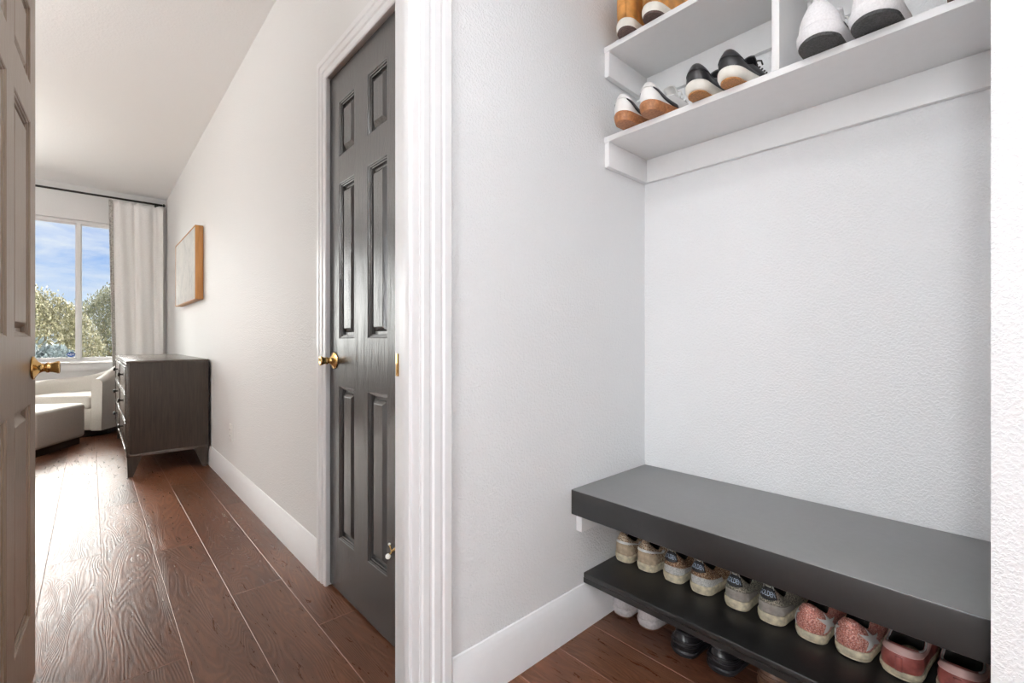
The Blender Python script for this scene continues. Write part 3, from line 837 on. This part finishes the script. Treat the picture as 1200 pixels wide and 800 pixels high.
def sneaker_c(label, x, y, rz, side):          # pink glitter with white star
    r = shoe_root(label, x, y, ZS, rz)
    s = Shoe(.236, .0425, side, .024, .094, .064, .096, cw=.027, hf=.90)
    out_sole(s, SM['cream'], r); cup_sole(s, SM['cream'], r, .025)
    s.upper([SM['pink_glit'], SM['lining']], r)
    for sg in (1, -1):
        # star: five-pointed shape mapped on the side wall
        bm = bmesh.new(); cp = (.92, .48); ring = []
        for k in range(10):
            a = 2 * PI * k / 10 + .3; rr = (.66 if k % 2 == 0 else .28)
            ring.append((.92 + rr * math.cos(a), .48 + rr * .72 * math.sin(a)))
        for k in range(10):
            A, B = ring[k], ring[(k + 1) % 10]; n_ = 6; vv = {}
            for i in range(n_ + 1):
                for j in range(n_ + 1 - i):
                    w = (n_ - i - j) / n_
                    d_, t_ = (cp[q] * w + A[q] * i / n_ + B[q] * j / n_ for q in (0, 1))
                    vv[i, j] = bm.verts.new(s.S(PI + sg * d_, clamp(t_, .04, .96), .0024))
            for i in range(n_):
                for j in range(n_ - i):
                    bm.faces.new((vv[i, j], vv[i + 1, j], vv[i, j + 1]))
                    if i + j < n_ - 1: bm.faces.new((vv[i + 1, j], vv[i + 1, j + 1], vv[i, j + 1]))
        bmesh.ops.remove_doubles(bm, verts=bm.verts[:], dist=1e-5)
        st = obj('star', bm, SM['white_leather'], r); st['label'] = 'white leather star'
        m = st.modifiers.new('t', 'SOLIDIFY'); m.thickness = .001; m.offset = 0
    s.patch(SM['pink_glit'], r, 'heel_tab', lambda u, v: (PI - .55 + 1.1 * u, .66 + .32 * v + .06 * abs(2 * u - 1)), 14, 5, .0022)
    s.laces(SM['lace_white'], r); s.tongue(SM['pink_glit'], r)
    return r
def slipon(label, x, y, rz, side, z=ZS):
    r = shoe_root(label, x, y, z, rz, name='slip_on_shoe')
    s = Shoe(.236, .0455, side, .018, .074, .058, .088, cx=.33, cl=.285, cw=.034, toe=.045, hf=.90)
    out_sole(s, SM['cream'], r); cup_sole(s, SM['cream'], r, .019, name='midsole')
    s.upper([SM['rose'], SM['lining']], r)
    s.patch(SM['pale_pink'], r, 'padded_collar', lambda u, v: (PI - 2.2 + 4.4 * u, .72 + .27 * v + .10 * abs(2 * u - 1) ** 2 * (1 - v)), 36, 5, .0032)
    s.patch(SM['rose'], r, 'heel_stay', lambda u, v: (PI - .10 + .2 * u, .03 + .6 * v), 3, 8, .0018)
    bm = bmesh.new()
    pts = [s.S(2.15 - 4.3 * i / 24 + 0, 1.0) + Vector((0, 0, .001)) for i in range(25)]
    tube(bm, pts, .0022, 6); obj('piping', bm, SM['blush'], r, smooth=True)
    s.tongue(SM['lining'], r, .022, .0)
    return r

GR = None
sneaker_a('bronze glitter sneaker with white heel band, against the nook wall on the black shelf', 1.403, .950, -.04, 1)
sneaker_a('bronze glitter sneaker with white heel band, second from the wall on the black shelf', 1.403, .862, -.065, -1)
sneaker_b('brown glitter sneaker with black lettered heel tab, nearer the wall of its pair', 1.405, .760, -.055, 1, SM['brown_glit'], SM['white_glit'], SM['brown_glit'])
sneaker_b('brown glitter sneaker with black lettered heel tab, beside the grey glitter pair', 1.405, .668, -.065, -1, SM['brown_glit'], SM['white_glit'], SM['brown_glit'])
sneaker_b('grey glitter sneaker with black lettered heel tab, beside the brown glitter pair', 1.402, .556, -.055, 1, SM['grey_glit'], SM['grey_suede'], SM['grey_suede'])
sneaker_b('grey glitter sneaker with black lettered heel tab, beside the pink glitter pair', 1.402, .464, -.065, -1, SM['grey_glit'], SM['grey_suede'], SM['grey_suede'])
sneaker_c('pink glitter sneaker with white star, beside the grey glitter pair', 1.398, .362, -.055, 1)
sneaker_c('pink glitter sneaker with white star, beside the rose slip-ons', 1.398, .274, -.065, -1)
slipon('rose leather slip-on with pale pink collar, beside the pink glitter pair', 1.400, .177, -.07, 1)
slipon('rose leather slip-on with pale pink collar, at the right end of the row', 1.405, .078, -.065, -1)
def espadrille(label, x, y, rz, side):
    r = shoe_root(label, x, y, ZS, rz, name='slip_on_shoe')
    s = Shoe(.236, .044, side, .022, .062, .046, .070, cx=.33, cl=.27, cw=.030)
    out_sole(s, SM['cream'], r); cup_sole(s, SM['cream'], r, .023)
    s.upper([SM['sandal'], SM['lining']], r)
    for c0 in (1.2, 2.0): s.patch(SM['ivory'], r, 'strap', lambda u, v: (PI - c0 + .25 * v - .3 * u, .02 + .95 * u), 10, 2, .002)
    return r
espadrille('brown shoe with cream straps, half hidden behind the right wall edge', 1.395, -.030, .0, 1)

# on the floor
def runner(label, x, y, rz, side):
    r = shoe_root(label, x, y, .0005, rz)
    s = Shoe(.232, .042, side, .030, .100, .062, .098, hf=.86)
    out_sole(s, SM['brown_leather'], r)
    s.band(SM['blush'], r, 'midsole', [(.004, -.004), (.006, -.001), (.016, .004), (.026, .005), (.031, .002), (.031, -.006)])
    s.upper([SM['blush'], SM['lining']], r)
    s.patch(SM['blush'], r, 'heel_counter', lambda u, v: (PI - 1.1 + 2.2 * u, .02 + .5 * v - .2 * abs(2 * u - 1) * v), 16, 5, .002)
    s.laces(SM['lace_white'], r); s.tongue(SM['blush'], r)
    return r
runner('pale grey running shoe on the floor, against the nook wall', 1.385, .946, -.04, 1)
runner('pale grey running shoe on the floor, beside the black loafers', 1.390, .850, -.065, -1)
def loafer(label, x, y, rz, side, up, sole, collar_mat, W=.050, ll=.236, name='loafer'):
    r = shoe_root(label, x, y, .0005, rz, name=name)
    s = Shoe(ll, W, side, .018, .070, .052, .074, hf=.84, cx=.33, cl=.28, cw=.034, toe=.036)
    out_sole(s, sole, r)
    s.band(sole, r, 'midsole', [(.004, -.002), (.006, .001), (.011, .003), (.015, .0035), (.019, .001), (.019, -.006)])
    s.upper([up, SM['lining']], r)
    for k, t in enumerate((.35, .62)):
        bm = bmesh.new(); tube(bm, [s.S(PI - 1.5 + 3.0 * i / 20, t, .001) for i in range(21)], .0022, 6); obj('stitched_ridge', bm, up, r, smooth=True)
    bm = bmesh.new(); tube(bm, [s.S(2 * PI * i / 40, 1.0) + Vector((0, 0, .001)) for i in range(41)], .0035, 8); obj('collar', bm, collar_mat, r, smooth=True)
    s.patch(up, r, 'vamp_strap', lambda u, v: (-.75 + 1.5 * u, .70 + .18 * v), 14, 3, .003)
    return r
loafer('black loafer on the floor, beside the pale grey running shoes', 1.352, .700, -.055, 1, SM['black_leather'], SM['black_tab'], SM['black_leather'])
loafer('black loafer on the floor, beside the brown slip-ons', 1.362, .590, -.05, -1, SM['black_leather'], SM['black_tab'], SM['black_leather'])
loafer('worn brown slip-on on the floor, beside the black loafers', 1.385, .452, -.055, 1, SM['brown_leather'], SM['brown_leather'], SM['sandal'], .050, name='slip_on_shoe')
loafer('worn brown slip-on on the floor, cut by the lower picture edge', 1.385, .335, -.03, -1, SM['brown_leather'], SM['brown_leather'], SM['sandal'], .050, name='slip_on_shoe')

# upper shelves (soles overhang the front edge) ---------------------------------------
ZU, ZT = 1.7235, 2.0495
def white_gum(label, x, y, rz, side):
    r = shoe_root(label, x, y, ZU, rz)
    s = Shoe(.300, .046, side, .032, .094, .062, .096, cw=.027, rock=.004, toe=.05)
    s.band(SM['gum'], r, 'outsole', [(0, -.012), (.001, -.005), (.010, -.001), (.026, .0015), (.030, .0), (.030, -.008)])
    s.band(SM['white_leather'], r, 'midsole', [(.0302, -.006), (.0303, -.001), (.036, -.001), (.038, -.004)])
    s.upper([SM['white_leather'], SM['lining']], r)
    for sg in (1, -1):
        s.patch(SM['black_leather'], r, 'side_stripe', lambda u, v: (PI + sg * (.42 + 1.0 * u), clamp(.64 - .50 * u + (.06 + .34 * min(1, u * 2.5)) * (v - .6), .0, 1)), 18, 4, .0018)['label'] = 'black curved side stripe'
    s.patch(SM['white_leather'], r, 'heel_tab', lambda u, v: (PI - .8 + 1.6 * u, .66 + .33 * v), 12, 5, .0022)
    s.laces(SM['lace_white'], r, 5); s.tongue(SM['white_leather'], r, .035, .02)
    return r
white_gum('white sneaker with black side stripe and gum sole, against the nook wall', 1.306, .892, -.10, 1)
white_gum('white sneaker with black side stripe and gum sole, beside the black sneakers', 1.308, .796, -.12, -1)
def black_gum(label, x, y, rz, side):
    r = shoe_root(label, x, y, ZU, rz)
    s = Shoe(.290, .045, side, .030, .088, .060, .090, cw=.026, rock=.004, toe=.048)
    out_sole(s, SM['gum_amber'], r, -.006)
    s.band(SM['ivory'], r, 'midsole', [(.004, -.009), (.008, -.002), (.018, .002), (.030, .002), (.033, .0), (.033, -.008)])
    s.upper([SM['black_leather'], SM['lining']], r)
    s.patch(SM['black_leather'], r, 'heel_tab', lambda u, v: (PI - 1.0 + 2.0 * u, .55 + .44 * v - .25 * abs(2 * u - 1) ** 2 * (1 - v) * 0), 14, 5, .0022)
    s.laces(SM['lace_dark'], r, 5); s.tongue(SM['black_leather'], r, .030, .015)
    return r
black_gum('black leather sneaker with amber sole, beside the striped white sneakers', 1.316, .640, -.09, 1)
black_gum('black leather sneaker with amber sole, nearer the shelf divider', 1.320, .547, -.12, -1)
def white_black(label, x, y, rz, side):
    r = shoe_root(label, x, y, ZU, rz)
    s = Shoe(.310, .049, side, .034, .102, .074, .105, cw=.030, rock=.004, toe=.052, hf=.97)
    s.band(SM['black_sole'], r, 'outsole', [(0, -.010), (.001, -.003), (.006, -.001), (.007, -.001), (.007, -.006)])
    s.band(SM['white_mesh'], r, 'midsole', [(.0072, -.008), (.0075, -.001), (.020, .003), (.032, .003), (.037, .0), (.037, -.008)])
    s.upper([SM['white_mesh'], SM['lining']], r)
    for sg in (1, -1): s.patch(SM['black_leather'], r, 'side_stripe', lambda u, v: (PI + sg * (1.55 + .15 * v + .25 * u), .85 - .8 * u), 12, 2, .002)['label'] = 'thin black side stripe'
    bm = bmesh.new(); c = s.S(PI, .97)
    tube(bm, [c + Vector((-.001, .008, -.008)), c + Vector((-.005, .008, .012)), c + Vector((.001, .005, .026)), c + Vector((.001, -.005, .026)), c + Vector((-.005, -.008, .012)), c + Vector((-.001, -.008, -.008))], .0032, 8)
    obj('pull_loop', bm, SM['white_mesh'], r, smooth=True)
    s.laces(SM['lace_white'], r, 5); s.tongue(SM['white_mesh'], r, .035, .02)
    return r
white_black('white knit sneaker with black sole and pull loop, beside the shelf divider', 1.298, .324, -.055, 1)
white_black('white knit sneaker with black sole and side stripe, farther from the divider', 1.302, .217, -.04, -1)
def tan_boot(label, x, y, rz, side, z, main, mid, sole, hh=.19, name='boot'):
    r = shoe_root(label, x, y, z, rz, name=name)
    s = Shoe(.285, .046, side, .030, hh, hh - .01, hh + .005, cx=.26, cl=.20, cw=.036, rock=.004, toe=.05)
    s.band(sole, r, 'outsole', [(0, -.010), (.001, -.003), (.006, -.001), (.007, -.001), (.007, -.006)])
    s.band(mid, r, 'midsole', [(.0072, -.008), (.0075, -.001), (.020, .002), (.030, .002), (.035, .0), (.035, -.008)])
    s.upper([main, SM['boot_side'], SM['lining']], r, lambda ph, t: 1 if abs(abs(ph - PI) - 1.6) < .35 and t > .45 else 0)
    s.patch(main, r, 'heel_stay', lambda u, v: (PI - .25 + .5 * u, .05 + .93 * v), 6, 12, .0018)
    return r
tan_boot('honey tan ankle boot with dark sole on the upper tier, against the wall', 1.338, .900, .0, 1, ZT, SM['tan_boot'], SM['ivory'], SM['dark_brown_sole'])
tan_boot('honey tan ankle boot with dark sole on the upper tier, farther from the wall', 1.338, .803, -.06, -1, ZT, SM['tan_boot'], SM['ivory'], SM['dark_brown_sole'])
tan_boot('brown patterned low boot at the right end of the white shelf', 1.345, .055, .0, 1, ZU, SM['gold_glit'], SM['sandal'], SM['dark_brown_sole'], .13)

for o in C.objects:
    if o.parent is None and o.get('category') == 'shoe':
        z = o.location.z
        o['group'] = 'shoes in a row on the black bench shelf' if .1 < z < 1 else 'shoes on the floor under the bench' if z < .1 else 'shoes on the white wall shelf'

# ------------------------------------------------------------------ outside
LM = [leaf_mat('olive_leaves', (.06, .06, .025), (.21, .20, .10), (.66, .60, .44)), leaf_mat('deep_green_leaves', (.02, .03, .012), (.085, .09, .04), (.34, .33, .17)), leaf_mat('blue_grey_leaves', (.08, .11, .12), (.16, .20, .21), (.26, .30, .30))]
bark = plain('brown_bark', (.12, .08, .05), .9, var=.3)
def shrub(name, x, y, w, h, mat, label, n, seed, leaf=.05, z0=-.35):
    rnd = random.Random(seed)
    r = empty(name, (x, y, z0), label=label, cat='shrub', group='shrubs outside the window')
    bm = bmesh.new()
    for k in range(n):
        a = rnd.uniform(0, 2 * PI); e = rnd.uniform(-.25, 1); rr = rnd.uniform(.72, 1.02) ** .5
        ce = math.sqrt(max(0, 1 - max(e, -.2) ** 2))
        lump = 1 + .16 * math.sin(a * 3 + seed) + .10 * math.sin(a * 7 + e * 5)
        p = Vector((math.cos(a) * ce * w / 2 * rr * lump, math.sin(a) * ce * w * .35 * rr, h * .45 + h * .55 * e * rr * (1 + .10 * math.sin(a * 5 + seed * 2))))
        if rnd.random() < .06: p.z += rnd.uniform(0, .14)
        s_ = leaf * rnd.uniform(.5, 1.2)
        q = Matrix.Rotation(rnd.uniform(0, 6.28), 3, 'Z') @ Matrix.Rotation(rnd.uniform(-1.2, 1.2), 3, 'X')
        vs = [bm.verts.new(p + q @ Vector(v)) for v in ((-s_ * .25, 0, 0), (0, -s_ * .1, s_ * .5), (s_ * .25, 0, 0), (0, s_ * .12, -s_ * .5))]
        bm.faces.new(vs)
    o = obj('foliage', bm, mat, r)
    bm = bmesh.new()
    for k in range(7):
        a = rnd.uniform(0, 6.28); tube(bm, [(0, 0, 0), (math.cos(a) * w * .12, math.sin(a) * w * .1, h * .35), (math.cos(a) * w * .28, math.sin(a) * w * .2, h * .75)], [.035, .022, .008], 6)
    obj('stem', bm, bark, r)
    return r
shrub('hedge_shrub', -.72, 10.6, 1.5, 2.10, LM[0], 'olive and cream leafed shrub behind the left window pane', 30000, 1)
shrub('hedge_shrub', .42, 12.1, 1.5, 2.34, LM[1], 'darker green shrub behind the right window pane', 26000, 4)
shrub('hedge_shrub', 1.75, 10.6, 1.3, 2.2, LM[0], 'olive shrub outside hidden mostly by the curtain', 7000, 5)
shrub('agave', -.46, 8.9, .85, 1.22, LM[2], 'low blue grey plant at the bottom of the left window pane', 2600, 6, .14, -.35)
gm = plain('pale_gravel', (.42, .40, .35), .9, var=.3, vscale=6)
struct(bxo('ground', (-14, YW + .15, -.5), (14, 40, -.352), gm), 'pale garden ground outside the window', 'ground')

# ------------------------------------------------------------------ lamps and added fill lights
def ceiling_lamp(x, y, z, r, mat, label):
    e = empty('ceiling_light', (x, y, z), label=label, cat='ceiling light')
    bm = bmesh.new(); lathe(bm, [(r, 0), (r + .018, 0), (r + .020, -.010), (r + .012, -.024), (r, -.026)], 'Z', 40); obj('trim_ring', bm, M['trim'], e, flat_angle=30)
    bm = bmesh.new(); lathe(bm, [(.001, -.001), (r - .001, -.001), (r - .001, -.020), (r * .6, -.030), (.001, -.033)], 'Z', 40); obj('diffuser', bm, mat, e, smooth=True)
M['fill_back'] = emit('fill_diffuser_back', (.985, .985, 1), 22)  # ceiling fill added behind the camera, acts as frontal light
ceiling_lamp(.20, .36, EC, .13, M['lamp'], 'round flush ceiling light over the entry')
ceiling_lamp(-.45, -1.3, EC, .20, M['fill_back'], 'round ceiling fill light added unseen at the back of the entry')
def add_fill_pendant(x, y, zc, ztop, r, label):  # unseen globe added to brighten the hall ceiling and walls
    e = empty('fill_pendant', (x, y, zc), label=label, cat='added fill light')
    bm = bmesh.new(); lathe(bm, [(.001 + r * math.sin(PI * k / 16), -r * math.cos(PI * k / 16)) for k in range(17)], 'Z', 40); obj('fill_glass_globe', bm, M['globe'], e, smooth=True)
    bm = bmesh.new(); tube(bm, [(0, 0, r - .01), (0, 0, ztop - zc)], .004, 8); obj('cord', bm, M['black_metal'], e)
    bm = bmesh.new(); lathe(bm, [(.055, ztop - zc - .025), (.06, ztop - zc - .02), (.06, ztop - zc)], 'Z', 28); obj('canopy', bm, M['brass'], e, flat_angle=30)
    bm = bmesh.new(); lathe(bm, [(.03, r - .012), (.03, r + .03), (.012, r + .045)], 'Z', 20); obj('socket', bm, M['brass'], e, flat_angle=30)
M['globe'] = emit('hall_fill_globe', (1, .98, .955), 24)
add_fill_pendant(-2.1, 3.4, 1.9, HC, .20, 'opal globe fill light added unseen in the hallway room')
def fill_torchiere(x, y, power, label, col=(1, .985, .965)):  # unseen uplighters added to brighten the ceilings and give soft bounce
    e = empty('fill_lamp', (x, y, 0), label=label, cat='added fill lamp')
    bm = bmesh.new(); lathe(bm, [(.13, 0), (.13, .014), (.02, .022), (.011, .04)], 'Z', 36); obj('base', bm, M['black_metal'], e, flat_angle=30)
    bm = bmesh.new(); tube(bm, [(0, 0, .02), (0, 0, 1.62)], .010, 12); obj('pole', bm, M['black_metal'], e, smooth=True)
    bm = bmesh.new(); lathe(bm, [(.012, 1.60), (.06, 1.615), (.13, 1.66), (.175, 1.73), (.168, 1.73), (.125, 1.668), (.06, 1.628), (.012, 1.62)], 'Z', 40); obj('fill_lamp_shade', bm, M['black_metal'], e, smooth=True)
    bm = bmesh.new(); lathe(bm, [(.001, 1.69), (.145, 1.69), (.145, 1.695), (.001, 1.70)], 'Z', 36); obj('diffuser', bm, emit('fill_uplight_' + str(power), col, power), e)
fill_torchiere(-1.5, 5.5, 95, 'added unseen uplighter for fill near the window wall')
fill_torchiere(-1.4, 2.6, 95, 'added unseen uplighter for fill in the near half of the hallway room')
fill_torchiere(-.5, -1.5, 320, 'added unseen uplighter for fill at the back of the entry', (.97, .985, 1))
# globe lamp added out of view as frontal fill for the nook
fl = empty('fill_lamp', (-2.15, -.35, 0), label='opal globe fill light added unseen by the left wall of the entry', cat='added fill lamp')
M['fill_globe_entry'] = emit('entry_fill_globe', (.96, .985, 1), 62)
bm = bmesh.new(); lathe(bm, [(.14, 0), (.14, .015), (.02, .022), (.012, .04)], 'Z', 36); obj('base', bm, M['brass'], fl, flat_angle=30)
bm = bmesh.new(); tube(bm, [(0, 0, .02), (0, 0, 1.08)], .010, 12); obj('pole', bm, M['brass'], fl, smooth=True)
bm = bmesh.new(); lathe(bm, [(.001 + .17 * math.sin(PI * k / 16), 1.24 - .17 * math.cos(PI * k / 16)) for k in range(17)], 'Z', 40); obj('fill_lamp_shade', bm, M['fill_globe_entry'], fl, smooth=True)

# ------------------------------------------------------------------ sky
w = bpy.data.worlds.new('sky'); SC.world = w; w.use_nodes = True
nt = w.node_tree; nt.nodes.clear()
out = nt.nodes.new('ShaderNodeOutputWorld'); bg = nt.nodes.new('ShaderNodeBackground')
tc = nt.nodes.new('ShaderNodeTexCoord')
sep = nt.nodes.new('ShaderNodeSeparateXYZ'); nt.links.new(tc.outputs['Generated'], sep.inputs[0])
base = ramp(nt, sep.outputs[2], [(.0, (.66, .80, .97)), (.10, (.38, .58, .95)), (.24, (.14, .32, .88)), (.5, (.12, .26, .70))])
mp = nt.nodes.new('ShaderNodeMapping'); mp.inputs['Scale'].default_value = (2.0, 2.0, 9.0); nt.links.new(tc.outputs['Generated'], mp.inputs[0])
cl = noise_tex(nt, mp.outputs[0], 2.6, 8, .62, .4)
cm = ramp(nt, cl, [(.34, (0, 0, 0)), (.58, (1, 1, 1))])
mx = N(nt, 'ShaderNodeMix', data_type='RGBA'); nt.links.new(cm.outputs[0], mx.inputs[0]); nt.links.new(base.outputs[0], mx.inputs[6]); mx.inputs[7].default_value = (.80, .86, .97, 1)
# brilliance added to unseen sky above the window, for floor glare and hall light
hi = ramp(nt, sep.outputs[2], [(.27, (0, 0, 0)), (.34, (.17, .17, .17)), (.45, (1, 1, 1)), (.66, (1, 1, 1)), (.80, (.1, .1, .1))])
hy = ramp(nt, sep.outputs[1], [(.25, (0, 0, 0)), (.60, (1, 1, 1))])
hm0 = N(nt, 'ShaderNodeMath', operation='MULTIPLY'); nt.links.new(hi.outputs[0], hm0.inputs[0]); nt.links.new(hy.outputs[0], hm0.inputs[1])
# the added brilliance reaches the horizon at left, for the closet door's highlight
ngx = N(nt, 'ShaderNodeMath', operation='MULTIPLY'); nt.links.new(sep.outputs[0], ngx.inputs[0]); ngx.inputs[1].default_value = -1
hx = ramp(nt, ngx.outputs[0], [(.20, (0, 0, 0)), (.32, (.15, .15, .15)), (.7, (.15, .15, .15)), (.85, (0, 0, 0))])
hm = N(nt, 'ShaderNodeMath', operation='MAXIMUM'); nt.links.new(hm0.outputs[0], hm.inputs[0]); nt.links.new(hx.outputs[0], hm.inputs[1])
mx2 = N(nt, 'ShaderNodeVectorMath', operation='SCALE'); mx2.inputs[0].default_value = (56, 53.5, 50); nt.links.new(hm.outputs[0], mx2.inputs['Scale'])
ad = N(nt, 'ShaderNodeVectorMath', operation='ADD'); nt.links.new(mx.outputs[2], ad.inputs[0]); nt.links.new(mx2.outputs[0], ad.inputs[1])
nt.links.new(ad.outputs[0], bg.inputs[0]); bg.inputs[1].default_value = .755
nt.links.new(bg.outputs[0], out.inputs[0])
sun = bpy.data.lights.new('sun', 'SUN'); sun.energy = 1.5; sun.angle = math.radians(3); sun.color = (1, .95, .86)
so = bpy.data.objects.new('sun', sun); C.objects.link(so); so.rotation_euler = Vector((.35, -.55, .85)).to_track_quat("Z", "Y").to_euler(); so.location = (0, 9, 6)

# ------------------------------------------------------------------ camera
cam = bpy.data.cameras.new('camera'); co = bpy.data.objects.new('camera', cam); C.objects.link(co)
yaw = math.atan2(494.3, 537)
co.location = (0, 0, .99); co.rotation_euler = (PI / 2, 0, -yaw)
cam.sensor_width = 36; cam.lens = 537 / 1200 * 36; cam.shift_y = -2 / 1200; cam.clip_start = .02; cam.clip_end = 200
SC.camera = co
SC.view_settings.view_transform = 'Standard'; SC.view_settings.look = 'None'; SC.view_settings.gamma = 1; SC.view_settings.exposure = 0.46
SC.view_settings.use_curve_mapping = False
try:
    SC.cycles.max_bounces = 10; SC.cycles.diffuse_bounces = 6; SC.cycles.use_denoising = True; SC.cycles.sample_clamp_indirect = 6
    SC.cycles.caustics_reflective = False
except Exception: pass
